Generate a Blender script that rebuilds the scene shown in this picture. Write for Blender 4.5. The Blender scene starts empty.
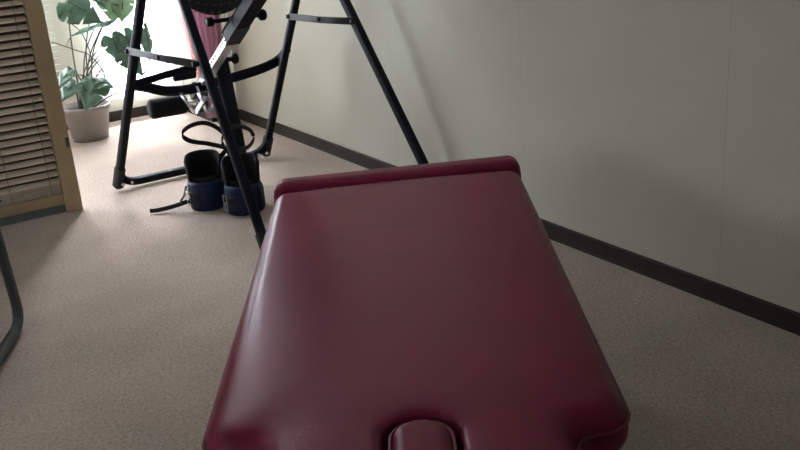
import bpy, bmesh, math, random
import numpy as np
from mathutils import Vector, Matrix

random.seed(7)
S = bpy.context.scene
COL = S.collection
PI = math.pi
V3 = Vector

# ------------------------------------------------------------------ camera
def setup_camera():
    cd = bpy.data.cameras.new('camera'); co = bpy.data.objects.new('camera', cd); COL.objects.link(co)
    cd.sensor_fit = 'HORIZONTAL'; cd.sensor_width = 36.0; cd.lens = 41.517
    cd.clip_start = 0.02; cd.clip_end = 100
    p, r, y = (math.radians(a) for a in (19.53, -4.46, 30.98))
    fw = V3((math.sin(y)*math.cos(p), math.cos(y)*math.cos(p), -math.sin(p)))
    rt = V3((math.cos(y), -math.sin(y), 0)); up = rt.cross(fw)
    rt2 = math.cos(r)*rt + math.sin(r)*up; up2 = -math.sin(r)*rt + math.cos(r)*up
    m = Matrix((rt2, up2, -fw)).transposed().to_4x4(); m.translation = V3((0, 0, 1.25))
    co.matrix_world = m
    S.camera = co
setup_camera()

# ------------------------------------------------------------------ daylight and exposure
W = bpy.data.worlds.new('daylight'); S.world = W; W.use_nodes = True
W.node_tree.nodes['Background'].inputs[0].default_value = (0.93, 0.94, 1.06, 1)
W.node_tree.nodes['Background'].inputs[1].default_value = 15.0
S.view_settings.view_transform = 'Standard'; S.view_settings.look = 'None'
S.view_settings.gamma = 1.0; S.view_settings.use_curve_mapping = False
S.view_settings.exposure = 0.50

# hazy sun, spread wide by thin cloud, coming in low over the window side
sl = bpy.data.lights.new('hazy_sun', 'SUN'); sl.energy = 98.0; sl.angle = math.radians(45); sl.color = (1.0, 0.96, 1.02)
so = bpy.data.objects.new('hazy_sun', sl); COL.objects.link(so); so.location = (3, 9, 6)
_el, _az = math.radians(43), math.radians(24)          # elevation, azimuth east of the window normal
so.rotation_euler = V3((-math.sin(_az)*math.cos(_el), -math.cos(_az)*math.cos(_el), -math.sin(_el))).to_track_quat('-Z', 'Y').to_euler()

def portal(name, loc, rot, sx, sz):
    l = bpy.data.lights.new(name, 'AREA'); l.shape = 'RECTANGLE'; l.size = sx; l.size_y = sz
    l.cycles.is_portal = True
    o = bpy.data.objects.new(name, l); COL.objects.link(o); o.location = loc; o.rotation_euler = rot
    return o

# ------------------------------------------------------------------ materials
def mat(name, col, rough=0.5, metal=0.0, spec=0.5, noise=None, bump=None, coat=0.0, var=0.0, translucent=0.0):
    """principled material; noise=(scale, amount) colour variation, bump=(kind, scale, strength, distance)"""
    m = bpy.data.materials.new(name); m.use_nodes = True
    nt = m.node_tree; b = nt.nodes['Principled BSDF']
    b.inputs['Base Color'].default_value = (*col, 1); b.inputs['Roughness'].default_value = rough
    b.inputs['Metallic'].default_value = metal; b.inputs['Specular IOR Level'].default_value = spec
    b.inputs['Coat Weight'].default_value = coat; b.inputs['Coat Roughness'].default_value = 0.2
    tc = nt.nodes.new('ShaderNodeTexCoord')
    sc, am = noise or (40.0, 0.06)
    n = nt.nodes.new('ShaderNodeTexNoise'); n.inputs['Scale'].default_value = sc; n.inputs['Detail'].default_value = 4
    nt.links.new(tc.outputs['Object'], n.inputs['Vector'])
    rmp = nt.nodes.new('ShaderNodeMapRange')
    rmp.inputs['From Min'].default_value = 0.3; rmp.inputs['From Max'].default_value = 0.7
    rmp.inputs['To Min'].default_value = 1 - am; rmp.inputs['To Max'].default_value = 1 + am
    nt.links.new(n.outputs['Fac'], rmp.inputs['Value'])
    mul = nt.nodes.new('ShaderNodeVectorMath'); mul.operation = 'SCALE'
    mul.inputs[0].default_value = col
    nt.links.new(rmp.outputs['Result'], mul.inputs['Scale'])
    nt.links.new(mul.outputs['Vector'], b.inputs['Base Color'])
    if bump:
        kind, bs, st, dist = bump
        if kind == 'voronoi':
            t = nt.nodes.new('ShaderNodeTexVoronoi'); t.inputs['Scale'].default_value = bs; out = t.outputs['Distance']
        else:
            t = nt.nodes.new('ShaderNodeTexNoise'); t.inputs['Scale'].default_value = bs; t.inputs['Detail'].default_value = 3; out = t.outputs['Fac']
        nt.links.new(tc.outputs['Object'], t.inputs['Vector'])
        bp = nt.nodes.new('ShaderNodeBump'); bp.inputs['Strength'].default_value = st; bp.inputs['Distance'].default_value = dist
        nt.links.new(out, bp.inputs['Height']); nt.links.new(bp.outputs['Normal'], b.inputs['Normal'])
    if translucent > 0:
        tr = nt.nodes.new('ShaderNodeBsdfTranslucent'); nt.links.new(mul.outputs['Vector'], tr.inputs['Color'])
        mx = nt.nodes.new('ShaderNodeMixShader'); mx.inputs[0].default_value = translucent
        nt.links.new(b.outputs[0], mx.inputs[1]); nt.links.new(tr.outputs[0], mx.inputs[2])
        nt.links.new(mx.outputs[0], nt.nodes['Material Output'].inputs['Surface'])
    return m

def sheer_mat(name, col, clear, trans=0.75):
    m = bpy.data.materials.new(name); m.use_nodes = True; nt = m.node_tree
    nt.nodes.remove(nt.nodes['Principled BSDF'])
    d = nt.nodes.new('ShaderNodeBsdfDiffuse'); t = nt.nodes.new('ShaderNodeBsdfTranslucent'); c = nt.nodes.new('ShaderNodeBsdfTransparent')
    for x in (d, t): x.inputs['Color'].default_value = (*col, 1)
    tc = nt.nodes.new('ShaderNodeTexCoord'); wv = nt.nodes.new('ShaderNodeTexNoise'); wv.inputs['Scale'].default_value = 300
    nt.links.new(tc.outputs['Object'], wv.inputs['Vector'])
    mr = nt.nodes.new('ShaderNodeMapRange'); mr.inputs['To Min'].default_value = clear - 0.05; mr.inputs['To Max'].default_value = clear + 0.05
    nt.links.new(wv.outputs['Fac'], mr.inputs['Value'])
    a = nt.nodes.new('ShaderNodeMixShader'); a.inputs[0].default_value = trans
    nt.links.new(d.outputs[0], a.inputs[1]); nt.links.new(t.outputs[0], a.inputs[2])
    b = nt.nodes.new('ShaderNodeMixShader'); nt.links.new(mr.outputs[0], b.inputs[0])
    nt.links.new(a.outputs[0], b.inputs[1]); nt.links.new(c.outputs[0], b.inputs[2])
    nt.links.new(b.outputs[0], nt.nodes['Material Output'].inputs['Surface'])
    return m

def glass_mat():
    m = bpy.data.materials.new('window_glass'); m.use_nodes = True; nt = m.node_tree
    nt.nodes.remove(nt.nodes['Principled BSDF'])
    c = nt.nodes.new('ShaderNodeBsdfTransparent'); c.inputs['Color'].default_value = (0.95, 0.97, 0.97, 1)
    g = nt.nodes.new('ShaderNodeBsdfGlossy'); g.inputs['Roughness'].default_value = 0.02
    fr = nt.nodes.new('ShaderNodeFresnel'); fr.inputs['IOR'].default_value = 1.3
    mx = nt.nodes.new('ShaderNodeMixShader'); nt.links.new(fr.outputs[0], mx.inputs[0])
    nt.links.new(c.outputs[0], mx.inputs[1]); nt.links.new(g.outputs[0], mx.inputs[2])
    nt.links.new(mx.outputs[0], nt.nodes['Material Output'].inputs['Surface'])
    return m

def carpet_mat():
    m = bpy.data.materials.new('carpet'); m.use_nodes = True; nt = m.node_tree; b = nt.nodes['Principled BSDF']
    tc = nt.nodes.new('ShaderNodeTexCoord')
    n1 = nt.nodes.new('ShaderNodeTexNoise'); n1.inputs['Scale'].default_value = 95; n1.inputs['Detail'].default_value = 6; n1.inputs['Roughness'].default_value = 0.7
    n2 = nt.nodes.new('ShaderNodeTexNoise'); n2.inputs['Scale'].default_value = 3.5; n2.inputs['Detail'].default_value = 3
    n3 = nt.nodes.new('ShaderNodeTexVoronoi'); n3.inputs['Scale'].default_value = 170
    for n in (n1, n2, n3): nt.links.new(tc.outputs['Object'], n.inputs['Vector'])
    r = nt.nodes.new('ShaderNodeValToRGB')
    r.color_ramp.elements[0].position = 0.3; r.color_ramp.elements[0].color = (0.222, 0.172, 0.133, 1)
    r.color_ramp.elements[1].position = 0.7; r.color_ramp.elements[1].color = (0.462, 0.386, 0.322, 1)
    nt.links.new(n1.outputs['Fac'], r.inputs['Fac'])
    mr = nt.nodes.new('ShaderNodeMapRange'); mr.inputs['From Min'].default_value = .3; mr.inputs['From Max'].default_value = .7
    mr.inputs['To Min'].default_value = 0.9; mr.inputs['To Max'].default_value = 1.08
    nt.links.new(n2.outputs['Fac'], mr.inputs['Value'])
    mu = nt.nodes.new('ShaderNodeVectorMath'); mu.operation = 'SCALE'
    nt.links.new(r.outputs['Color'], mu.inputs[0]); nt.links.new(mr.outputs[0], mu.inputs['Scale'])
    nt.links.new(mu.outputs['Vector'], b.inputs['Base Color'])
    b.inputs['Roughness'].default_value = 0.95; b.inputs['Specular IOR Level'].default_value = 0.15
    b.inputs['Sheen Weight'].default_value = 0.15
    bp = nt.nodes.new('ShaderNodeBump'); bp.inputs['Strength'].default_value = 0.6; bp.inputs['Distance'].default_value = 0.004
    nt.links.new(n3.outputs['Distance'], bp.inputs['Height']); nt.links.new(bp.outputs['Normal'], b.inputs['Normal'])
    return m

M = dict(
    wall=mat('wallpaper', (0.445, 0.445, 0.362), 0.9, spec=0.2, noise=(2.0, 0.03), bump=('noise', 120, 0.35, 0.004)),
    ceiling=mat('ceiling_board', (0.72, 0.71, 0.68), 0.9, spec=0.1, bump=('noise', 90, 0.3, 0.003)),
    carpet=carpet_mat(),
    base=mat('vinyl_baseboard', (0.030, 0.024, 0.018), 0.6, spec=0.15),
    leather=mat('burgundy_leather', (0.172, 0.013, 0.040), 0.43, spec=0.07, coat=0.25, noise=(6, 0.06), bump=('voronoi', 330, 0.16, 0.002)),
    seam=mat('burgundy_piping', (0.175, 0.012, 0.036), 0.4, spec=0.4),
    black=mat('black_powder_coat', (0.010, 0.012, 0.017), 0.6, spec=0.10, bump=('noise', 900, 0.05, 0.0005)),
    rubber=mat('black_rubber', (0.011, 0.011, 0.012), 0.6, spec=0.35),
    foam=mat('black_foam', (0.008, 0.009, 0.011), 0.8, spec=0.2, bump=('noise', 500, 0.3, 0.001)),
    webbing=mat('black_webbing', (0.010, 0.010, 0.011), 0.6, spec=0.35, bump=('noise', 700, 0.3, 0.001)),
    blue=mat('navy_nylon', (0.004, 0.015, 0.058), 0.6, spec=0.3, bump=('noise', 600, 0.3, 0.001)),
    steel=mat('brushed_steel', (0.60, 0.60, 0.61), 0.38, metal=0.75),
    satin=mat('satin_grey_steel', (0.075, 0.080, 0.078), 0.75, spec=0.12),
    wood=mat('tan_painted_wood', (0.36, 0.268, 0.155), 0.5, spec=0.4, noise=(9, 0.07)),
    slat=mat('tan_slat', (0.66, 0.55, 0.43), 0.5, spec=0.4, noise=(14, 0.06)),
    white=mat('white_slat', (0.85, 0.85, 0.84), 0.5),
    cord=mat('tan_cord', (0.16, 0.12, 0.09), 0.8),
    kick=mat('blue_grey_board', (0.16, 0.19, 0.20), 0.6),
    dark=mat('dark_recess', (0.05, 0.035, 0.025), 0.6),
    pot=mat('pale_grey_pot', (0.24, 0.22, 0.20), 0.55, spec=0.4, noise=(20, 0.04)),
    soil=mat('potting_soil', (0.05, 0.035, 0.025), 0.95, bump=('noise', 90, 1.0, 0.02)),
    leaf=mat('monstera_leaf', (0.115, 0.225, 0.155), 0.30, spec=0.6, noise=(18, 0.2), translucent=0.30),
    paleleaf=mat('young_monstera_leaf', (0.25, 0.38, 0.24), 0.4, spec=0.5, noise=(18, 0.15), translucent=0.4),
    stem=mat('plant_stem', (0.030, 0.045, 0.030), 0.6),
    pink=mat('mauve_curtain_cloth', (0.66, 0.43, 0.53), 0.85, spec=0.1, noise=(60, 0.08), translucent=0.35),
    pinklace=sheer_mat('pale_pink_lace', (0.86, 0.66, 0.64), 0.18),
    sheer=sheer_mat('white_voile', (0.90, 0.90, 0.91), 0.55, 0.32),
    voile=sheer_mat('dense_voile', (0.90, 0.90, 0.90), 0.22, 0.5),
    frame=mat('white_window_frame', (0.75, 0.75, 0.74), 0.4),
    glass=glass_mat(),
    tube=mat('grey_blue_tube', (0.085, 0.10, 0.11), 0.38, metal=0.35),
    chairpad=mat('charcoal_seat_cloth', (0.06, 0.06, 0.065), 0.85),
)

M['leather'].node_tree.nodes['Principled BSDF'].inputs['Specular Tint'].default_value = (1.0, 0.84, 1.0, 1)

# ------------------------------------------------------------------ mesh helpers
def box(bm, x0, x1, y0, y1, z0, z1, bev=0.0, seg=2):
    r = bmesh.ops.create_cube(bm, size=1.0)
    vs = r['verts']
    for v in vs:
        v.co = V3(((x0+x1)/2 + v.co.x*(x1-x0), (y0+y1)/2 + v.co.y*(y1-y0), (z0+z1)/2 + v.co.z*(z1-z0)))
    if bev > 0:
        es = list({e for v in vs for e in v.link_edges})
        bmesh.ops.bevel(bm, geom=es, offset=bev, segments=seg, affect='EDGES', profile=0.5)
    return bm

def obox(bm, c, ax, ay, az, hx, hy, hz, bev=0.0):
    """oriented box: centre, three unit axes, half sizes"""
    r = bmesh.ops.create_cube(bm, size=2.0); vs = r['verts']
    for v in vs:
        v.co = V3(c) + V3(ax)*v.co.x*hx + V3(ay)*v.co.y*hy + V3(az)*v.co.z*hz
    if bev > 0:
        es = list({e for v in vs for e in v.link_edges})
        bmesh.ops.bevel(bm, geom=es, offset=bev, segments=2, affect='EDGES', profile=0.5)
    return bm

def smooth_path(pts, rad, n=6):
    """round the inner corners of a polyline"""
    pts = [V3(p) for p in pts]; out = [pts[0]]
    for i in range(1, len(pts)-1):
        a, b, c = pts[i-1], pts[i], pts[i+1]
        r = min(rad, (a-b).length*0.49, (c-b).length*0.49)
        p, q = b + (a-b).normalized()*r, b + (c-b).normalized()*r
        for k in range(n+1):
            t = k/n; out.append(p*(1-t)**2 + b*2*t*(1-t) + q*t*t)
    out.append(pts[-1]); return out

def spline(pts, n=8, closed=False):
    """Catmull-Rom through the points"""
    pts = [V3(p) for p in pts]; N = len(pts); out = []
    rng = range(N) if closed else range(N-1)
    for i in rng:
        g = (lambda k: pts[k % N]) if closed else (lambda k: pts[max(0, min(N-1, k))])
        p0, p1, p2, p3 = g(i-1), g(i), g(i+1), g(i+2)
        for k in range(n):
            t = k/n
            out.append(0.5*((2*p1) + (p2-p0)*t + (2*p0-5*p1+4*p2-p3)*t*t + (3*p1-p0-3*p2+p3)*t**3))
    if not closed: out.append(pts[-1])
    return out

def sweep(bm, path, prof, closed=False, up=None, taper=None):
    """sweep a closed 2D profile along a path (parallel transport, or a fixed 'up' hint)"""
    path = [V3(p) for p in path]; N = len(path); rings = []; nrm = None
    for i, p in enumerate(path):
        if closed: t = path[(i+1) % N] - path[i-1]
        else: t = path[min(i+1, N-1)] - path[max(i-1, 0)]
        t.normalize()
        if up is not None:
            u = V3(up); nrm = (u - t*u.dot(t))
            if nrm.length < 1e-4: nrm = V3((1, 0, 0)) - t*t.x
        elif nrm is None:
            u = V3((0, 0, 1)) if abs(t.z) < 0.9 else V3((1, 0, 0)); nrm = u - t*u.dot(t)
        else: nrm = nrm - t*nrm.dot(t)
        nrm.normalize(); bn = t.cross(nrm); k = taper(i/(N-1)) if taper else 1.0
        rings.append([bm.verts.new(p + bn*a*k + nrm*b*k) for a, b in prof])
    m = len(prof)
    for i in range(N if closed else N-1):
        r0, r1 = rings[i], rings[(i+1) % N]
        for j in range(m):
            f = bm.faces.new((r0[j], r0[(j+1) % m], r1[(j+1) % m], r1[j])); f.smooth = m > 4
    if not closed:
        bm.faces.new(list(reversed(rings[0]))); bm.faces.new(rings[-1])
    return bm

def circ(r, n=14, ry=None): return [(r*math.cos(2*PI*k/n), (ry or r)*math.sin(2*PI*k/n)) for k in range(n)]
def rrect(w, h, r, n=3):
    out = []
    for cx, cy, a0 in ((w/2-r, h/2-r, 0), (-w/2+r, h/2-r, 90), (-w/2+r, -h/2+r, 180), (w/2-r, -h/2+r, 270)):
        for k in range(n+1):
            a = math.radians(a0 + 90*k/n); out.append((cx + r*math.cos(a), cy + r*math.sin(a)))
    return out

def tube(bm, pts, r, n=14, closed=False): return sweep(bm, pts, circ(r, n), closed)

def lathe(bm, c, prof, n=40, axis=None):
    """revolve (radius, height) about a vertical axis through c, or about 'axis'"""
    c = V3(c); az = V3(axis or (0, 0, 1)).normalized()
    ax = az.orthogonal().normalized(); ay = az.cross(ax); rings = []
    for r, z in prof:
        if r < 1e-6: rings.append([bm.verts.new(c + az*z)])
        else: rings.append([bm.verts.new(c + az*z + (ax*math.cos(2*PI*k/n) + ay*math.sin(2*PI*k/n))*r) for k in range(n)])
    for a, b in zip(rings, rings[1:]):
        for k in range(n):
            k2 = (k+1) % n
            if len(a) == 1 and len(b) == 1: break
            if len(a) == 1: f = bm.faces.new((a[0], b[k2], b[k]))
            elif len(b) == 1: f = bm.faces.new((a[k], a[k2], b[0]))
            else: f = bm.faces.new((a[k], a[k2], b[k2], b[k]))
            f.smooth = True
    return bm

def B(): return bmesh.new()

def link(name, bm, m, parent=None, local=False, smooth=None):
    """one mesh object; verts are in world space unless local (then in the root's space)"""
    root = parent
    while root is not None and root.parent is not None: root = root.parent
    if root is not None and not local:
        for v in bm.verts: v.co -= root.location
    bmesh.ops.recalc_face_normals(bm, faces=bm.faces)
    me = bpy.data.meshes.new(name); bm.to_mesh(me); bm.free()
    me.materials.append(M[m] if isinstance(m, str) else m)
    o = bpy.data.objects.new(name, me); COL.objects.link(o)
    if parent is not None: o.parent = parent
    if smooth is not None:
        for p in me.polygons: p.use_smooth = True
        if smooth < 180:
            try: me.set_sharp_from_angle(angle=math.radians(smooth))
            except Exception: pass
    return o

def thing(name, label, cat, loc=(0, 0, 0), rz=0.0, group=None):
    o = bpy.data.objects.new(name, None); COL.objects.link(o)
    o.empty_display_size = 0.1; o.location = loc; o.rotation_euler = (0, 0, rz)
    o['label'] = label; o['category'] = cat
    if group: o['group'] = group
    return o

def solo(name, bm, m, label, cat, base, group=None, smooth=None):
    """a thing that is a single mesh with its origin at its base"""
    for v in bm.verts: v.co -= V3(base)
    o = link(name, bm, m, None, True, smooth); o.location = base
    o['label'] = label; o['category'] = cat
    if group: o['group'] = group
    return o

def struct(name, bm, m, parent=None, label=None, smooth=None):
    o = link(name, bm, m, parent, True, smooth)
    if parent is None:
        o['kind'] = 'structure'
        if label: o['label'] = label
    return o

# ------------------------------------------------------------------ room shell
XR, XL, YB, YF, ZC = 2.15, -4.4, 6.08, -3.6, 2.45
b = B(); box(b, XL-.15, XR+.15, YF-.15, YB+.2, -0.1, 0.0); struct('floor', b, 'carpet', label='taupe loop-pile carpet floor')
b = B(); box(b, XL-.15, XR+.15, YF-.15, YB+.2, ZC, ZC+.1); struct('ceiling', b, 'ceiling', label='pale ceiling')
b = B(); box(b, XR, XR+.15, YF-.15, YB+.2, 0, ZC); wr = M['wall'].copy(); nt = wr.node_tree; bs = nt.nodes['Principled BSDF']
tc = nt.nodes.new('ShaderNodeTexCoord'); sx = nt.nodes.new('ShaderNodeSeparateXYZ'); nt.links.new(tc.outputs['Object'], sx.inputs[0])
md = nt.nodes.new('ShaderNodeMath'); md.operation = 'PINGPONG'; md.inputs[1].default_value = 0.46
ad = nt.nodes.new('ShaderNodeMath'); ad.operation = 'ADD'; ad.inputs[1].default_value = -1.717 + 9.2
nt.links.new(sx.outputs['Y'], ad.inputs[0]); nt.links.new(ad.outputs[0], md.inputs[0])
mp = nt.nodes.new('ShaderNodeMapRange'); mp.inputs['From Min'].default_value = 0; mp.inputs['From Max'].default_value = .0018
mp.inputs['To Min'].default_value = 0.80; mp.inputs['To Max'].default_value = 1.0; nt.links.new(md.outputs[0], mp.inputs['Value'])
ms = nt.nodes.new('ShaderNodeVectorMath'); ms.operation = 'SCALE'
old = bs.inputs['Base Color'].links[0].from_socket; nt.links.new(old, ms.inputs[0]); nt.links.new(mp.outputs[0], ms.inputs['Scale']); nt.links.new(ms.outputs['Vector'], bs.inputs['Base Color'])
struct('wall_right', b, wr, label='pale textured wallpaper wall on the right')
W3 = (-0.6, 2.6, 1.1, 2.1)  # opening for an added, out-of-view window that fills the right wall
b = B(); box(b, XL-.15, XL, YF-.15, W3[0], 0, ZC); box(b, XL-.15, XL, W3[1], YB+.2, 0, ZC); box(b, XL-.15, XL, W3[0], W3[1], 0, W3[2]); box(b, XL-.15, XL, W3[0], W3[1], W3[3], ZC); struct('wall_left', b, 'wall', label='pale wall on the left')
b = B(); box(b, XL, XR, YF-.15, YF, 0, ZC); struct('wall_front', b, 'wall', label='pale wall behind the viewer')
# back wall with two openings
W1 = (-1.0, 1.15, 0.35, 2.38); W2 = (1.50, 1.985, 0.16, 2.38)
b = B()
box(b, XL, W1[0], YB, YB+.15, 0, ZC); box(b, W1[1], W2[0], YB, YB+.15, 0, ZC); box(b, W2[1], XR, YB, YB+.15, 0, ZC)
for w in (W1, W2):
    box(b, w[0], w[1], YB, YB+.15, 0, w[2]); box(b, w[0], w[1], YB, YB+.15, w[3], ZC)
struct('wall_back', b, 'wall', label='pale back wall below and between the bright windows')
# corner pier with a concave rounded corner against the right wall
YP = 5.50; XP = 1.99
def pier_outline(off, xl):
    R = 0.10; pts = [(xl, YB), (xl, YP-off)]
    for k in range(9):
        a = math.radians(90*k/8)
        pts.append((XR-off-R + R*math.sin(a), YP-off-R + R*math.cos(a)))
    return pts
b = B()
po = pier_outline(0, XP) + [(XR+.01, YP-.10), (XR+.01, YB)]
lo = [b.verts.new((x, y, 0)) for x, y in po]; hi = [b.verts.new((x, y, ZC)) for x, y in po]
for i in range(len(po)):
    j = (i+1) % len(po); b.faces.new((lo[i], lo[j], hi[j], hi[i]))
struct('wall_corner', b, 'wall', label='rounded wall corner beside the mauve curtain', smooth=40)

def base_run(pts, h=0.066, t=0.006):
    """a thin cove baseboard along an open xy path, offset to the left of travel"""
    bm = B(); prof = [(0, 0), (t+.002, 0), (t, 0.012), (t, h-.006), (t-.003, h), (0, h)]
    P = [V3((x, y, 0)) for x, y in pts]; rings = []
    for i, p in enumerate(P):
        d = (P[min(i+1, len(P)-1)] - P[max(i-1, 0)]).normalized(); n = V3((-d.y, d.x, 0))
        rings.append([bm.verts.new(p + n*a + V3((0, 0, z))) for a, z in prof])
    for r0, r1 in zip(rings, rings[1:]):
        for j in range(len(prof)):
            k = (j+1) % len(prof); bm.faces.new((r0[j], r0[k], r1[k], r1[j]))
    bm.faces.new(rings[0]); bm.faces.new(rings[-1]); return bm
struct('baseboard_right', base_run([(XR, YF)] + list(reversed(pier_outline(0, XP)))), 'base', label='dark brown vinyl baseboard along the right wall')
struct('baseboard_back', base_run([(XP, YB), (XL, YB)]), 'base', label='dark brown vinyl baseboard below the window')
struct('baseboard_left', base_run([(XL, YB), (XL, YF)]), 'base', label='dark brown vinyl baseboard on the left wall')

def window(name, w, nx, label):
    x0, x1, z0, z1 = w; f = B(); t = 0.045
    for a, c in ((x0, x0+t), (x1-t, x1)): box(f, a, c, YB+.05, YB+.12, z0, z1)
    for a, c in ((z0, z0+t), (z1-t, z1)): box(f, x0, x1, YB+.05, YB+.12, a, c)
    for k in range(1, nx):
        xm = x0 + (x1-x0)*k/nx; box(f, xm-.022, xm+.022, YB+.055, YB+.115, z0, z1)
    o = struct(name, f, 'frame', label=label)
    g = B(); box(g, x0+.01, x1-.01, YB+.083, YB+.087, z0+.01, z1-.01); link('window_pane', g, 'glass', o, True)
    return o
window('window_1', W1, 3, 'white-framed window behind the slatted screen')
window('window_2', W2, 1, 'bright white-framed window behind the plant and the exercise frame')
f = B()
for y in (W3[0]+.02, (W3[0]+W3[1])/2, W3[1]-.02): box(f, XL-.12, XL-.05, y-.022, y+.022, W3[2], W3[3])
for z in (W3[2]+.02, W3[3]-.02): box(f, XL-.12, XL-.05, W3[0], W3[1], z-.022, z+.022)
o3 = struct('fill_window', f, 'frame', label='unseen window added in the left wall for fill light')  # added out of view as a source of side fill
g = B(); box(g, XL-.087, XL-.083, W3[0]+.01, W3[1]-.01, W3[2]+.01, W3[3]-.01); link('window_pane', g, 'glass', o3, True)
portal('daylight_fill_window', (XL-.16, (W3[0]+W3[1])/2, (W3[2]+W3[3])/2), (0, -PI/2, 0), W3[3]-W3[2], W3[1]-W3[0])  # sky portal for the added fill window
portal('daylight_window_left', ((W1[0]+W1[1])/2, YB+.16, (W1[2]+W1[3])/2), (-PI/2, 0, 0), W1[1]-W1[0], W1[3]-W1[2])
portal('daylight_window_right', ((W2[0]+W2[1])/2, YB+.16, (W2[2]+W2[3])/2), (-PI/2, 0, 0), W2[1]-W2[0], W2[3]-W2[2])

# ------------------------------------------------------------------ curtains and window blind
def curtain(bm, x0, x1, y, z0, z1, folds, amp, x0b=None, x1b=None, thick=0.003, seed=1, nz=16):
    """pleated cloth from z1 down to z0; the hem may be gathered to x0b..x1b"""
    rnd = random.Random(seed); n = folds*10
    x0b = x0 if x0b is None else x0b; x1b = x1 if x1b is None else x1b
    ph = [rnd.uniform(-.5, .5) for _ in range(4)]
    grid = []
    for side in (0, 1):
        g = []
        for i in range(nz+1):
            t = i/nz; z = z1 + (z0-z1)*t; row = []
            a0, a1 = x0 + (x0b-x0)*t, x1 + (x1b-x1)*t
            for j in range(n+1):
                s = j/n
                w = math.sin(2*PI*folds*s + ph[0] + 0.5*math.sin(3*t+ph[1])) + 0.35*math.sin(2*PI*folds*.5*s + ph[2])
                row.append(bm.verts.new((a0 + (a1-a0)*s, y + amp*w + side*thick, z + 0.004*math.sin(9*s+ph[3]))))
            g.append(row)
        grid.append(g)
    for sd, g in enumerate(grid):
        for i in range(nz):
            for j in range(n):
                q = (g[i][j], g[i][j+1], g[i+1][j+1], g[i+1][j]); f = bm.faces.new(q if sd else q[::-1]); f.smooth = True
    A, C = grid
    for j in range(n):
        bm.faces.new((A[0][j], A[0][j+1], C[0][j+1], C[0][j])); bm.faces.new((A[nz][j], C[nz][j], C[nz][j+1], A[nz][j+1]))
    for i in range(nz):
        bm.faces.new((A[i][0], C[i][0], C[i+1][0], A[i+1][0])); bm.faces.new((A[i][n], A[i+1][n], C[i+1][n], C[i][n]))
    return bm
b = B(); curtain(b, 1.45, 1.988, 5.97, 0.16, 2.2, 9, 0.016, seed=3)
cv = B(); curtain(cv, -2.65, 0.65, 0, .95, 2.2, 30, 0.014, seed=13)
for v in cv.verts: v.co = V3((XL + .08 + v.co.y, -v.co.x, v.co.z))
link('fill_window_sheer', cv, 'voile', o3, True)  # added cloth that dims and softens the side fill
sheer = solo('sheer_curtain', b, 'sheer', 'white sheer curtain glowing at the window behind the potted plant', 'curtain', (1.63, 5.97, 0.16))

b = B(); curtain(b, 1.66, 2.13, 5.39, 0.05, 2.2, 7, 0.018, 1.92, 2.075, seed=5)
root = thing('mauve_curtain', 'mauve pink curtain gathered at the rounded corner with pale lace edge', 'curtain', (1.99, 5.40, 0.05))
link('drape', b, 'pink', root)
b = B(); curtain(b, 1.54, 1.70, 5.36, 0.28, 2.2, 2, 0.008, 1.88, 1.93, seed=8); link('lace_trim', b, 'pinklace', root)['label'] = 'pale pink lace trim'
b = B(); curtain(b, 2.085, 2.142, 5.325, 0.13, 2.2, 2, 0.006, 2.060, 2.10, seed=9); link('lining', b, 'white', root)['label'] = 'white lining edge'

blind = thing('window_blind', 'white venetian blind at the window behind the tan slatted screen', 'blind', (0.0, 5.99, 0.29))
ZB = [0.29 + .04*k for k in range(44)]
b = B(); box(b, .42, 1.236, 5.965, 6.015, 0.27, 0.285, .003); link('bottom_rail', b, 'white', blind)
b = B(); box(b, .42, 1.236, 5.96, 6.02, 2.07, 2.11, .003); link('head_rail', b, 'white', blind)
b = B()
for z in ZB: obox(b, (.828, 5.99, z+.02), (1, 0, 0), (0, .998, -.06), (0, .06, .998), .4135, .0175, .0007)
link('slats', b, 'white', blind)
b = B()
for x in (.5, .8, 1.1):
    for y in (5.972, 6.008): box(b, x-.001, x+.001, y-.001, y+.001, .28, 2.08)
link('ladder_cord', b, 'white', blind)

# ------------------------------------------------------------------ tan slatted screen
SY = 4.27; SX0, SX1 = -1.15, 0.855; SH = 1.80
scr = thing('slatted_screen', 'tan wooden standing screen fitted with a tilted slat blind', 'screen', ((SX0+SX1)/2, SY, 0))
b = B(); box(b, SX1-.074, SX1, SY-.026, SY+.026, 0, SH, .003); st = link('stile', b, 'wood', scr)
b = B(); box(b, SX1-.020, SX1-.004, SY-.0285, SY-.025, .300, .345, .001); link('latch_plate', b, 'dark', st)['label'] = 'small dark latch plate'
b = B(); box(b, SX0, SX0+.074, SY-.026, SY+.026, 0, SH, .003); link('stile', b, 'wood', scr)
b = B(); box(b, SX0+.074, SX1-.074, SY-.016, SY+.016, .040, .092, .002); link('rail', b, 'wood', scr)
b = B(); box(b, SX0+.074, SX1-.074, SY-.016, SY+.016, SH-.07, SH, .002); link('rail', b, 'wood', scr)
b = B(); box(b, SX0+.074, SX1-.074, SY-.004, SY+.008, .001, .040); link('kick_board', b, 'kick', scr)['label'] = 'blue-grey board under the bottom rail'
b = B(); box(b, SX0+.074, SX1-.074, SY+.016, SY+.024, .040, SH-.05); link('gap_shade_board', b, 'dark', scr)['label'] = 'dark board added behind the slats to darken the gaps'  # added sheet, stands in for the dark between slats
zs = []
z = 0.102
for k in range(4): zs.append(z); z += .013
while z < SH-.10: zs.append(z); z += .0345
b = B()
for i, z in enumerate(zs):
    a = math.radians(20 if i < 4 else 40)
    ay = V3((0, math.cos(a), math.sin(a))); az = V3((0, -math.sin(a), math.cos(a)))
    obox(b, ((SX0+SX1)/2, SY-.004, z), (1, 0, 0), ay, az, (SX1-SX0)/2-.077, .0155, .0008)
link('slat_panel', b, 'slat', scr)
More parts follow.
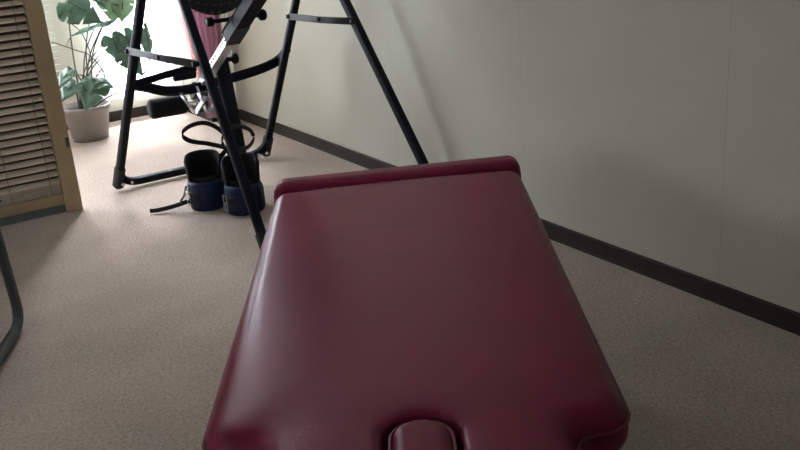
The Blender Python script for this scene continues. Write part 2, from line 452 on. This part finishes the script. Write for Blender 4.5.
for x in (0.734, 0.562, 0.39, 0.215, 0.04, -0.13, -0.30, -0.47, -0.64, -0.81, -0.98):
    b = B()
    for y in (SY-.0165,): box(b, x-.0012, x+.0012, y-.0012, y+.0012, .092, SH-.07)
    link('ladder_cord', b, 'cord', scr)

# ------------------------------------------------------------------ treatment table
TO = (0.645, 1.075); TZ = 0.50; TR = math.atan2(-.518, .855)
tab = thing('treatment_table', 'burgundy leather treatment table with face hole and shoulder cutouts', 'massage table', (TO[0], TO[1], 0), TR)
def sd_rbox(x, y, cx, cy, hx, hy, r):
    qx, qy = np.abs(x-cx)-hx+r, np.abs(y-cy)-hy+r
    return np.hypot(np.maximum(qx, 0), np.maximum(qy, 0)) + np.minimum(np.maximum(qx, qy), 0) - r
def smin(a, c, k):
    h = np.clip(.5+.5*(c-a)/k, 0, 1); return c*(1-h) + a*h - k*h*(1-h)
def warp(x, y):                                     # the foot end is a little wider and cut slightly askew
    t = np.clip(y, 0, 2)/1.25
    return x/(1 + .042*t), y - .085*x*t - .025*t
def body_sd(x, y):
    x, y = warp(x, y)
    return smin(sd_rbox(x, y, 0, .620, .342, .645, .040 + .030*np.clip((.45-y)/.2, 0, 1)), sd_rbox(x, y, 0, -.10, .238, .36, .06), .055)
HC = (0.008, -.141, .050, .127, .046)
def hole_sd(x, y): return sd_rbox(x, y, *HC)

def cushion(sdf, hole, x0, x1, y0, y1, h, top, bot, r, puff, pl, hr=.012, hp=.008, crown=0.0):
    """padded cushion: grid inside the outline with its border snapped to the outline, then rounded side loops"""
    bm = B(); nx, ny = int((x1-x0)/h)+1, int((y1-y0)/h)+1
    X, Y = np.meshgrid(x0 + h*np.arange(nx), y0 + h*np.arange(ny), indexing='ij')
    def full(a, c):
        d = sdf(a, c)
        return np.maximum(d, -hole(a, c)) if hole else d
    c45 = r*(1-math.cos(PI/4))                       # grid border sits at the 45 degree point of the rounding
    D = full(X, Y) + c45
    inside = D < -h*.35
    vs = {}; e = 1e-4
    cells = [(i, j) for i in range(nx-1) for j in range(ny-1) if inside[i, j] and inside[i+1, j] and inside[i, j+1] and inside[i+1, j+1]]
    need = {(i+a, j+c) for i, j in cells for a in (0, 1) for c in (0, 1)}
    for i, j in need: vs[i, j] = bm.verts.new((X[i, j], Y[i, j], 0))
    for i, j in cells: bm.faces.new((vs[i, j], vs[i+1, j], vs[i+1, j+1], vs[i, j+1]))
    border = [ed for ed in bm.edges if len(ed.link_faces) == 1]
    ext = bmesh.ops.extrude_edge_only(bm, edges=border)['geom']
    ring = [g for g in ext if isinstance(g, bmesh.types.BMVert)]
    for v in ring:                                   # snap the new border to the outline
        for _ in range(6):
            d = float(full(v.co.x, v.co.y)) + c45
            gx = float(full(v.co.x+e, v.co.y) - full(v.co.x-e, v.co.y))/(2*e); gy = float(full(v.co.x, v.co.y+e) - full(v.co.x, v.co.y-e))/(2*e)
            g2 = max(gx*gx+gy*gy, .2); v.co.x -= d*gx/g2; v.co.y -= d*gy/g2
    rs = set(ring)
    for _ in range(12):                              # relax the border and the row behind it
        mv = {}
        for v in ring:
            nb = [ed.other_vert(v).co for ed in v.link_edges if ed.other_vert(v) in rs]
            if len(nb) == 2: mv[v] = v.co*.5 + (nb[0]+nb[1])*.25
        for v, c in mv.items(): v.co = c
    for v in ring:
        for _ in range(4):
            d = float(full(v.co.x, v.co.y)) + c45
            gx = float(full(v.co.x+e, v.co.y) - full(v.co.x-e, v.co.y))/(2*e); gy = float(full(v.co.x, v.co.y+e) - full(v.co.x, v.co.y-e))/(2*e)
            g2 = max(gx*gx+gy*gy, .2); v.co.x -= d*gx/g2; v.co.y -= d*gy/g2
    def height(x, y):
        d1 = -float(sdf(x, y)); z = top - puff*math.exp(-max(d1, 0)/pl)
        def rnd(d, rr): d = min(max(d, 0), rr); return rr - math.sqrt(max(rr*rr - (rr-d)**2, 0))
        z -= rnd(d1, r)
        if hole:
            d2 = float(hole(x, y)); z -= hp*math.exp(-max(d2, 0)/(pl*.7)); z -= hr*math.exp(-(max(d2, 0)/.011)**1.3)
        if crown: z -= crown*min(abs(x)/.33, 1.05)**2.4*(1-.6*min(max(y, 0)/1.2, 1))
        return z
    for v in bm.verts: v.co.z = height(v.co.x, v.co.y)
    # side loops on the outer border; a plain wall inside the hole
    last = [ed for ed in bm.edges if len(ed.link_faces) == 1]
    ref = {}
    def grad(x, y):
        gx = float(full(x+e, y) - full(x-e, y)); gy = float(full(x, y+e) - full(x, y-e)); n = math.hypot(gx, gy) or 1
        return gx/n, gy/n
    steps = [(r*(math.cos(math.radians(a))), top - puff - r + r*math.sin(math.radians(a))) for a in (30, 15, 0)]
    steps += [(r+.002, (top-puff-r)*.6+bot*.4), (r+.001, bot+.02), (r-.004, bot+.006), (r-.012, bot)]
    cur = last; base45 = r*math.cos(PI/4)
    for off, zz in steps:
        g = bmesh.ops.extrude_edge_only(bm, edges=cur)['geom']
        nv = [k for k in g if isinstance(k, bmesh.types.BMVert)]; cur = [k for k in g if isinstance(k, bmesh.types.BMEdge) and len(k.link_faces) == 1]
        for v in nv:
            inhole = bool(hole) and abs(float(hole(v.co.x, v.co.y))) < .03 and -float(sdf(v.co.x, v.co.y)) > .04
            if inhole: v.co.z = min(v.co.z - .006, zz)
            else:
                x, y = v.co.x, v.co.y
                target = off - r                     # signed distance wanted
                d = float(full(x, y)); gx, gy = grad(x, y)
                fade = min(1, max(0, (zz-bot)/(top-puff-r-bot)))
                v.co.x += gx*(target-d); v.co.y += gy*(target-d); v.co.z = zz - crown*min(abs(x)/.33, 1.05)**2.4*(1-.6*min(max(y, 0)/1.2, 1))*fade
    for f in bm.faces: f.smooth = True
    try: bmesh.ops.contextual_create(bm, geom=cur)
    except Exception: pass
    return bm
bm = cushion(body_sd, hole_sd, -.38, .38, -.48, 1.32, .0075, TZ, TZ-.105, .036, .012, .05, hr=.010, hp=.007, crown=.013)
main = link('body_cushion', bm, 'leather', tab, True)

def contour(sdf, cx, cy, off, n, rmax=1.5):
    """outline points by marching rays from a centre (star-shaped outlines)"""
    out = []
    for k in range(n):
        a = 2*PI*k/n; lo, hi = 0.0, rmax
        for _ in range(40):
            m_ = (lo+hi)/2
            if float(sdf(cx+m_*math.cos(a), cy+m_*math.sin(a))) < off: lo = m_
            else: hi = m_
        out.append((cx+lo*math.cos(a), cy+lo*math.sin(a)))
    return out
pc = contour(body_sd, 0, .05, .002, 520)
b = B(); tube(b, [(x, y, TZ-.046-.010*min(abs(x)/.33, 1.05)**2.4) for x, y in pc], .0028, 6, True); link('piping', b, 'seam', main, True)

# plug in the face hole
plug_sd = lambda x, y: sd_rbox(x, y, HC[0], HC[1], .0445, .120, .041)
b = cushion(plug_sd, None, -.06, .07, -.30, .02, .006, TZ+.004, TZ-.07, .016, .004, .02)
pg = link('face_hole_plug', b, 'leather', tab, True)
pc = contour(plug_sd, HC[0], HC[1], .003, 90, .3)
b = B(); tube(b, [(x, y, TZ-.012) for x, y in pc], .003, 6, True); link('plug_piping', b, 'seam', pg, True)

# short cushion across the foot end
foot_sd = lambda x, y: sd_rbox(*warp(x, y), 0, 1.306, .345, .050, .032)
b = cushion(foot_sd, None, -.38, .38, 1.20, 1.46, .010, TZ+.008, TZ-.09, .032, .004, .03)
link('foot_cushion', b, 'leather', tab, True)

b = B()
for s in (-1, 1): box(b, s*.24-.02, s*.24+.02, -.30, 1.30, TZ-.150, TZ-.106, .003)
for y in (-.25, .45, 1.20): box(b, -.22, .22, y-.02, y+.02, TZ-.149, TZ-.108, .003)
link('frame', b, 'black', tab, True)
for sx in (-1, 1):
    for y in (-.20, 1.12):
        b = B(); box(b, sx*.23-.02, sx*.23+.02, y-.02, y+.02, .012, TZ-.149, .003); lg = link('leg', b, 'black', tab, True)
        b = B(); lathe(b, (sx*.23, y, 0), [(0, 0), (.026, 0), (.027, .006), (.023, .0125), (0, .0125)], 20); link('rubber_foot', b, 'rubber', lg, True)

# ------------------------------------------------------------------ inversion table
inv = thing('inversion_table', 'black steel inversion table frame with silver sliding shaft', 'exercise machine', (1.6, 3.85, 0))
PL, PR = V3((1.262, 3.85, 1.26)), V3((1.975, 3.85, 1.165))
FA, FC, FB, FD = V3((1.075, 4.43, .028)), V3((1.865, 4.43, .028)), V3((1.222, 2.99, .028)), V3((2.068, 3.09, .028))
prof = rrect(.035, .042, .012)
b = B(); sweep(b, smooth_path([PL, FA, FC, PR], .11, 8), prof); rear = link('rear_leg_frame', b, 'black', inv, smooth=50)
b = B(); sweep(b, smooth_path([PL+V3((.012, 0, -.02)), FB, FD, PR+V3((-.008, 0, -.02))], .085, 8), prof); front = link('front_leg_frame', b, 'black', inv, smooth=50)
def sleeve(foot, top, par, inward):
    d = (top-foot).normalized(); b = B()
    sweep(b, [foot - d*.008, foot + d*.10], rrect(.043, .050, .013)); s = link('foot_sleeve', b, 'rubber', par, smooth=50)
    for k in (.0, .045):
        b = B(); c = foot + d*.02 + V3((inward*(.012+k), -.031, -.012)); lathe(b, c, [(0, 0), (.008, 0), (.008, -.004), (0, -.005)], 10, (0, 1, 0))
        link('bolt', b, 'steel', s)
sleeve(FA, PL, rear, 1); sleeve(FC, PR, rear, -1)
sleeve(FB, PL, front, 1); sleeve(FD, PR, front, -1)

def on(a, c, z): t = (z-a.z)/(c.z-a.z); return a + (c-a)*t
# hinged spreader bars joining the front and rear legs
for f, r_, p, zz in ((FB, FA, PL, .70), (FD, FC, PR, .755)):
    a, c = on(r_, p, zz), on(f, p, zz); b = B()
    dx = V3((-.03 if p is PL else -.02, 0, 0))
    sweep(b, [a+dx, (a+c)/2+dx+V3((0, 0, -.004)), c+dx], rrect(.010, .030, .002), up=(0, 0, 1)); s = link('spreader_bar', b, 'satin', inv)
    for q in (a, c, (a+c)/2): b = B(); lathe(b, q+dx, [(0, -.012), (.010, -.012), (.011, -.006), (.011, .006), (.010, .012), (0, .012)], 12, (1, 0, 0)); link('pivot_bolt', b, 'black', s)
# bowed rear crossbar
b = B()
sweep(b, spline([on(FA, PL, .52)+V3((0, -.012, .02)), (1.24, 4.25, .505), (1.33, 4.235, .474), (1.45, 4.235, .464), (1.58, 4.24, .474), (1.75, 4.24, .492), (1.86, 4.25, .508), (1.925, 4.24, .535), on(FC, PR, .60)+V3((0, -.012, 0))], 6), rrect(.026, .048, .012), up=(0, 0, 1))
link('rear_crossbar', b, 'black', inv, smooth=50)
b = B(); sweep(b, [on(FA, PL, .53)+V3((.01, -.02, .01)), V3((1.33, 4.22, .552)), V3((1.46, 4.16, .575))], rrect(.014, .034, .004), up=(0, 0, 1)); link('guide_strap', b, 'black', inv)

# bed, shaft and ankle holder: one tilting assembly
SXC = 1.515
s0, s1 = V3((SXC, 3.38, .985)), V3((SXC, 4.33, .435)); sd = (s1-s0).normalized(); sn = V3((0, -sd.z, sd.y)); sn = sn if sn.z > 0 else -sn
b = B(); obox(b, (s0+s1)/2, sd, V3((1, 0, 0)), sn, (s1-s0).length/2, .019, .019, .003); sh = link('sliding_shaft', b, 'steel', inv); sh['label'] = 'silver square shaft with height holes'
b = B()
for k in range(9):
    p = s1 - sd*(.30 + .032*k)
    obox(b, p + V3((-.0195, 0, .004)), sd, V3((1, 0, 0)), sn, .006, .001, .005)
link('height_hole', b, 'rubber', sh)
hp = s1 - sd*.66
b = B(); obox(b, hp, sd, V3((1, 0, 0)), sn, .075, .030, .030, .006); hs = link('shaft_housing', b, 'satin', inv); hs['label'] = 'grey clamp housing around the shaft'
b = B(); obox(b, hp - sd*.24, sd, V3((1, 0, 0)), sn, .17, .028, .028, .004); link('shaft_cover', b, 'black', inv)
b = B(); lathe(b, hp + sn*.045 - sd*.02 - V3((.12, 0, 0)), [(0, 0), (.017, 0), (.019, .004), (.019, .026), (.012, .03), (.009, .035), (.009, .235), (.020, .24), (.024, .246), (.024, .262), (.018, .27), (0, .27)], 20, (1, 0, 0)); link('locking_pin', b, 'black', inv)
kp = s1 - sd*.34
b = B(); lathe(b, kp + V3((.02, 0, 0)), [(0, 0), (.011, 0), (.011, .055), (.022, .060), (.025, .066), (.025, .078), (.019, .084), (0, .084)], 20, (1, 0, 0)); link('selector_knob', b, 'black', inv)
# ankle bracket with foam rollers
b = B()
obox(b, s1 + sd*.01, sd, V3((1, 0, 0)), sn, .050, .032, .028, .004)
obox(b, s1 + V3((.01, .0, -.05)), (0, .25, -.97), V3((1, 0, 0)), (0, .97, .25), .055, .022, .018, .003)
link('ankle_bracket', b, 'satin', inv)
for pts in ([(1.385, 4.22, .458), (1.442, 4.22, .346), (1.508, 4.22, .420)], [(1.468, 4.225, .476), (1.503, 4.225, .340), (1.556, 4.225, .378)]):
    b = B(); sweep(b, smooth_path(pts, .012, 3), rrect(.006, .045, .001), up=(0, 1, 0)); link('ankle_cradle', b, 'steel', inv)['label'] = 'bright bent steel ankle cradle bar'
b = B(); obox(b, (1.43, 4.25, .53), (1, 0, 0), (0, .55, -.83), (0, .83, .55), .055, .020, .012, .004); link('cradle_hinge', b, 'black', inv)
for sgn in (-1, 1):
    c = V3((SXC + sgn*.075, 4.32, .385)); L = .185 if sgn < 0 else .08
    pr = [(0, 0), (.034, 0), (.046, .010), (.048, .02), (.048, L-.02), (.046, L-.010), (.034, L), (0, L)]
    b = B(); lathe(b, c, pr, 24, (sgn, 0, 0)); link('foam_roller', b, 'foam', inv)
b = B(); tube(b, [V3((SXC-.10, 4.32, .385)), V3((SXC+.10, 4.32, .385))], .009, 12); link('roller_axle', b, 'steel', inv)
b = B(); sweep(b, [V3((1.585, 4.165, .62)), V3((1.572, 4.06, .22)), V3((1.566, 4.02, .02))], rrect(.05, .062, .012)); link('support_post', b, 'black', inv, smooth=50)
# perforated backrest
b = B(); nU, nV = 20, 34; bedo = V3((1.50, 3.90, .842)); bu = V3((0, -.72, .694)).normalized(); bnn = V3((0, .694, .72)).normalized()
g = [[], []]
for side in (0, 1):
    for i in range(nU+1):
        s = -1 + 2*i/nU; row = []
        for j in range(nV+1):
            t = j/nV; l = .95*t; w = .185*(1 - .25*max(0, .18-t)/.18)
            p = bedo + V3((s*w, 0, 0)) + bu*(l + .045*s*s*(1-t)) + bnn*(.030*s*s - side*.022); row.append(b.verts.new(p))
        g[side].append(row)
for side in (0, 1):
    for i in range(nU):
        for j in range(nV):
            q = (g[side][i][j], g[side][i+1][j], g[side][i+1][j+1], g[side][i][j+1]); b.faces.new(q if side == 0 else q[::-1])
for i in range(nU):
    for j in (0, nV): b.faces.new((g[0][i][j], g[1][i][j], g[1][i+1][j], g[0][i+1][j]))
for j in range(nV):
    for i in (0, nU): b.faces.new((g[0][i][j], g[0][i][j+1], g[1][i][j+1], g[1][i][j]))
nf = len(b.faces)
for i in range(9):
    for j in range(12):
        s = -.8 + 1.6*i/8; t = .018 + .05*j
        p = bedo + V3((s*.175, 0, 0)) + bu*(t + .045*s*s) + bnn*(.030*s*s - .0232)
        obox(b, p, (1, 0, 0), bu, bnn, .005, .005, .0015)
b.faces.ensure_lookup_table()
for f in b.faces[nf:]: f.material_index = 1
bed = link('backrest', b, 'foam', inv, smooth=60); bed.data.materials.append(M['satin']); bed['label'] = 'black backrest with a grid of small grey dots'
for p, s in ((PL, 1), (PR, -1)):
    b = B(); obox(b, p + V3((0, 0, -.01)), (1, 0, 0), (0, 1, 0), (0, 0, 1), .036, .055, .045, .012); link('pivot_bracket', b, 'rubber', inv)
    q = bedo + bu*.33 + V3((-s*.17, 0, 0)); b = B()
    sweep(b, [p + V3((s*.03, 0, 0)), p + V3((s*.06, -.02, -.06)), q], rrect(.008, .04, .003)); link('pivot_arm', b, 'black', inv)
    b = B(); tube(b, smooth_path([p + V3((0, 0, .03)), p + V3((0, -.03, .22)), p + V3((0, -.28, .26))], .08), .016); link('handlebar', b, 'rubber', inv)

# ------------------------------------------------------------------ gravity boots
def cuff(bm, c, r, z0, z1, a0, a1, th, n=28, rz=1.0, flare=0.0, wob=None):
    """a curved padded shell about the vertical axis at c, from angle a0 to a1"""
    rings = []
    for k in range(n+1):
        a = math.radians(a0 + (a1-a0)*k/n); zt = z1 if wob is None else z1 + wob(k/n)
        d = V3((math.cos(a), math.sin(a), 0)); e_ = min(1, 6*k/n, 6*(n-k)/n)**.5
        t2 = th*(.4+.6*e_); pr = []
        for rr, zz in ((r, z0+.01), (r-.3*t2, z0), (r-t2+.3*t2, z0), (r-t2, z0+.01), (r-t2, zt-.015), (r-.7*t2, zt), (r-.3*t2, zt), (r, zt-.015)):
            fl = 1 + flare*(zz-z0)
            pr.append(bm.verts.new(V3(c) + V3((d.x*rr*fl, d.y*rr*fl*rz, zz))))
        rings.append(pr)
    for r0, r1 in zip(rings, rings[1:]):
        for j in range(8):
            f = bm.faces.new((r0[j], r0[(j+1) % 8], r1[(j+1) % 8], r1[j])); f.smooth = True
    bm.faces.new(rings[0]); bm.faces.new(list(reversed(rings[-1]))); return bm
def strap(bm, pts, w=.022, t=.003, up=(0, 0, 1), closed=False, n=8):
    return sweep(bm, spline(pts, n, closed), rrect(t, w, t*.4, 1), closed, up=up)

def boot(name, label, c, heading, loop_pts, tall):
    c = V3((c[0], c[1], 0)); g = thing(name, label, 'gravity boot', c, 0, 'gravity boots on the floor')
    b = B(); cuff(b, c, .082, 0.002, .132, heading-165, heading+165, .016, 36); body = link('cuff', b, 'blue', g); body['label'] = 'navy blue nylon cuff'
    b = B(); cuff(b, c, .0695, .006, tall, heading+58, heading+302, .018, 36, flare=.9, wob=lambda t: -.05*abs(2*t-1)**4); link('padded_shell', b, 'foam', g)
    b = B(); cuff(b, c, .069, .10, .152, heading-75, heading+75, .016, 20); link('front_pad', b, 'foam', g)
    for z in (.040, .078):
        b = B(); pts = [c + V3((math.cos(math.radians(heading+a))*.0845, math.sin(math.radians(heading+a))*.0845, z)) for a in range(-95, -24, 7)]
        strap(b, pts, .024, .003, n=3); sp = link('strap', b, 'webbing', g)
        b = B(); a = math.radians(heading-62); d = V3((math.cos(a), math.sin(a), 0)); tt = V3((-d.y, d.x, 0)); p = c + d*.096 + V3((0, 0, z))
        tube(b, [p + tt*.014 + V3((0, 0, .015)), p + tt*.014 - V3((0, 0, .015)), p - tt*.014 - V3((0, 0, .015)), p - tt*.014 + V3((0, 0, .015))], .0022, 6, True)
        link('buckle', b, 'steel', sp)
    b = B(); cuff(b, c, .088, .012, .115, heading+48, heading+150, .008, 16); link('side_panel', b, 'webbing', g)['label'] = 'black side panel'
    b = B(); strap(b, loop_pts, .020, .004); link('strap_loop', b, 'webbing', g)
    return g
b1 = boot('gravity_boot', 'navy and black gravity boot with a strap tail trailing on the carpet', (1.318, 3.85), 252,
     [(1.38, 3.86, .20), (1.43, 3.85, .243), (1.345, 3.80, .293), (1.252, 3.78, .329), (1.228, 3.80, .361), (1.285, 3.85, .377), (1.365, 3.88, .371), (1.437, 3.90, .322), (1.462, 3.88, .263), (1.40, 3.87, .19)], .245)
b = B(); strap(b, [(1.238, 3.84, .05), (1.21, 3.86, .040), (1.16, 3.90, .022), (1.10, 3.925, .014), (1.075, 3.945, .013)], .020, .004); link('strap_tail', b, 'webbing', b1)
b = B(); strap(b, [(1.232, 3.87, .11), (1.215, 3.86, .075), (1.195, 3.855, .055), (1.19, 3.85, .04)], .018, .006, up=(0, 1, 0)); link('strap_tail', b, 'webbing', b1)
boot('gravity_boot', 'navy and black gravity boot behind the front leg of the black frame', (1.418, 3.665), 250,
     [(1.44, 3.76, .20), (1.408, 3.76, .251), (1.380, 3.74, .307), (1.419, 3.78, .340), (1.493, 3.82, .342), (1.560, 3.85, .306), (1.570, 3.85, .261), (1.527, 3.82, .239), (1.463, 3.78, .245), (1.42, 3.75, .23)], .245)

# ------------------------------------------------------------------ potted monstera
pl = thing('potted_monstera', 'large-leaved green houseplant in a pale grey pot by the window', 'plant', (1.275, 5.70, 0))
PC = V3((1.275, 5.70, 0))
b = B(); lathe(b, PC, [(0, .010), (.088, .010), (.092, .0), (.104, .0), (.106, .018), (.108, .022), (.136, .178), (.146, .184), (.148, .205), (.142, .210), (.136, .205), (.130, .178), (0, .178)], 48); pot = link('pot', b, 'pot', pl)
b = B(); lathe(b, PC, [(0, .187), (.08, .190), (.131, .182), (.129, .176), (0, .176)], 30); link('soil', b, 'soil', pl)

def leaf_mesh(c, tip, nrm, L, Wd, cuts, droop=.25, fold=.18, seed=0):
    """split heart-shaped leaf; c = petiole joint, tip = direction of the tip"""
    rnd = random.Random(seed); T = V3(tip).normalized(); Nn = V3(nrm); Nn = (Nn - T*Nn.dot(T)).normalized(); X = T.cross(Nn)
    bm = B()
    prof = [(-.20, .0), (-.20, .26), (-.08, .46), (.10, .52), (.30, .50), (.50, .42), (.70, .28), (.86, .13), (1.0, .0)]
    def half(t):
        for (t0, w0), (t1, w1) in zip(prof[1:], prof[2:]):
            if t <= t1: u = (t-t0)/(t1-t0); return w0 + (w1-w0)*(3*u*u-2*u**3 if False else u)
        return 0
    n, m = 34, 7
    for side in (-1, 1):
        cs = [(k+.5+rnd.uniform(-.2, .2))/max(cuts, 1)*.75 + .02 for k in range(cuts)]
        grid = []
        for i in range(n+1):
            t = -.18 + 1.18*i/n; row = []
            w = half(t); k = 1.0
            for q in cs:
                d = abs(t-q)/.022
                if d < 1: k = min(k, .42 + .58*d*d)
            if t < 0: w0 = .02 + .10*(-t/.18)
            else: w0 = 0
            for j in range(m+1):
                s = j/m; wd = w0*(1-s) + max(w*k, w0+.001)*s if w0 else w*k*s
                sweepback = -.05*s if cuts else 0
                x = side*wd*Wd*2; tt = (t + sweepback*(1 if t > .02 else 0))*L
                zz = fold*abs(x) - droop*(max(t, 0)**2)*L - .35*(abs(x)**2)/max(Wd, .01) + .004*math.sin(9*t+4*s)
                row.append(bm.verts.new(V3(c) + T*tt + X*x + Nn*zz))
            grid.append(row)
        for i in range(n):
            for j in range(m):
                q = (grid[i][j], grid[i][j+1], grid[i+1][j+1], grid[i+1][j]); f = bm.faces.new(q if side > 0 else q[::-1]); f.smooth = True
    bmesh.ops.remove_doubles(bm, verts=bm.verts, dist=.0004)
    top = list(bm.faces); r = bmesh.ops.solidify(bm, geom=top, thickness=.0009)
    for f in bm.faces: f.smooth = True
    return bm
RIM = PC + V3((0, 0, .18))
leaves = [ # joint, tip, normal, length, half width, cuts, material, droop
    ((1.262, 5.60, .825), (.80, -.15, -.55), (.25, -.9, .45), .23, .115, 2, 'leaf', .15),
    ((1.470, 5.62, .690), (-.93, -.10, -.22), (-.03, -.10, .99), .24, .060, 0, 'leaf', .02),
    ((1.53, 5.66, .800), (-.10, -.35, -.80), (.2, -.9, .35), .14, .085, 2, 'paleleaf', .10),
    ((1.60, 5.66, .820), (-.25, -.35, -.85), (.1, -.9, .30), .17, .080, 1, 'paleleaf', .10),
    ((1.475, 5.60, .590), (.15, -.35, -.70), (-.35, -.8, .45), .16, .070, 1, 'leaf', .35),
    ((1.560, 5.62, .590), (.25, -.30, -.85), (.25, -.9, .40), .23, .085, 3, 'leaf', .20),
    ((1.530, 5.57, .500), (.45, -.35, -.65), (.15, -.85, .55), .17, .080, 2, 'leaf', .30),
    ((1.690, 5.64, .610), (.10, -.20, -.85), (.65, -.75, .10), .20, .075, 1, 'leaf', .20),
    ((1.205, 5.60, .440), (-.60, -.20, -.40), (-.45, -.45, .80), .12, .055, 1, 'leaf', .30),
    ((1.215, 5.58, .365), (-.60, -.30, -.30), (-.30, -.5, .80), .13, .065, 1, 'leaf', .30),
    ((1.330, 5.56, .350), (-.55, -.40, -.55), (.05, -.55, .85), .18, .085, 1, 'leaf', .30),
    ((1.46, 5.66, .87), (.10, -.30, -.55), (.2, -.8, .5), .12, .070, 1, 'leaf', .10),
    ((1.33, 5.55, .360), (.55, -.30, -.10), (.15, -.60, .78), .10, .055, 0, 'leaf', .40),
]
for i, (c, tip, nm, L, Wd, cuts, mt, dr) in enumerate(leaves):
    c = V3(c); a = random.uniform(0, 2*PI); r0 = RIM + V3((.035*math.cos(a), .03*math.sin(a), 0))
    mid = (r0+c)/2 + V3(((c.x-r0.x)*-.18, .02, .05)); T = V3(tip).normalized()
    b = B(); sweep(b, spline([r0, r0*.6+mid*.4+V3((0, 0, .03)), mid, c*.8+mid*.2 + V3((0, 0, .02)), c, c + T*L*.5 - V3(nm).normalized()*.002], 6), circ(.0052, 8), taper=lambda t: 1-.55*t)
    s = link('leaf_stem', b, 'stem', pl)
    link('leaf', leaf_mesh(c, tip, nm, L, Wd, cuts, dr, seed=i), mt, pl)
# bare arching stems
for pts in ([(1.30, 5.66, .18), (1.40, 5.62, .36), (1.34, 5.60, .50), (1.256, 5.60, .551), (1.137, 5.60, .614)], [(1.29, 5.66, .18), (1.40, 5.60, .25), (1.52, 5.56, .275), (1.62, 5.55, .245)],
            [(1.26, 5.64, .18), (1.32, 5.60, .30), (1.27, 5.58, .40), (1.20, 5.57, .41)], [(1.28, 5.70, .18), (1.35, 5.66, .45), (1.33, 5.66, .62), (1.27, 5.64, .70)]):
    b = B(); sweep(b, spline(pts, 8), circ(.0048, 8), taper=lambda t: 1-.5*t); link('bare_stem', b, 'stem', pl)
b = B(); tube(b, [PC + V3((.12+.035*math.cos(a), -.07+.03*math.sin(a), .395)) for a in [2*PI*k/16 for k in range(16)]], .003, 6, True); link('plant_tie', b, 'white', pl)

# ------------------------------------------------------------------ tubular chair at the left edge
ch = thing('tubular_chair', 'grey tubular metal chair leg and floor runner at the left edge', 'chair', (0.10, 3.0, 0))
d = V3((-.43, -.90, 0)).normalized(); side = V3((-.90, .43, 0)); F0 = V3((.352, 3.07, .0185))
up_ = V3((0, 0, 1))
for k, off in enumerate((0, .44)):
    o = F0 + side*off
    b = B(); tube(b, smooth_path([o + d*.055 + up_*.43, o + up_*.0, o + d*.46, o + d*.50 + up_*.84], .085, 8), .0175); link('side_frame', b, 'tube', ch, smooth=60)
cc = F0 + side*.22 + d*.23
b = B(); obox(b, cc + up_*.44, d, side, up_, .23, .225, .025, .018); link('seat', b, 'chairpad', ch, smooth=40)
b = B(); obox(b, F0 + side*.22 + d*.485 + up_*.72, side, up_, d, .225, .11, .016, .012); link('backrest', b, 'chairpad', ch, smooth=40)
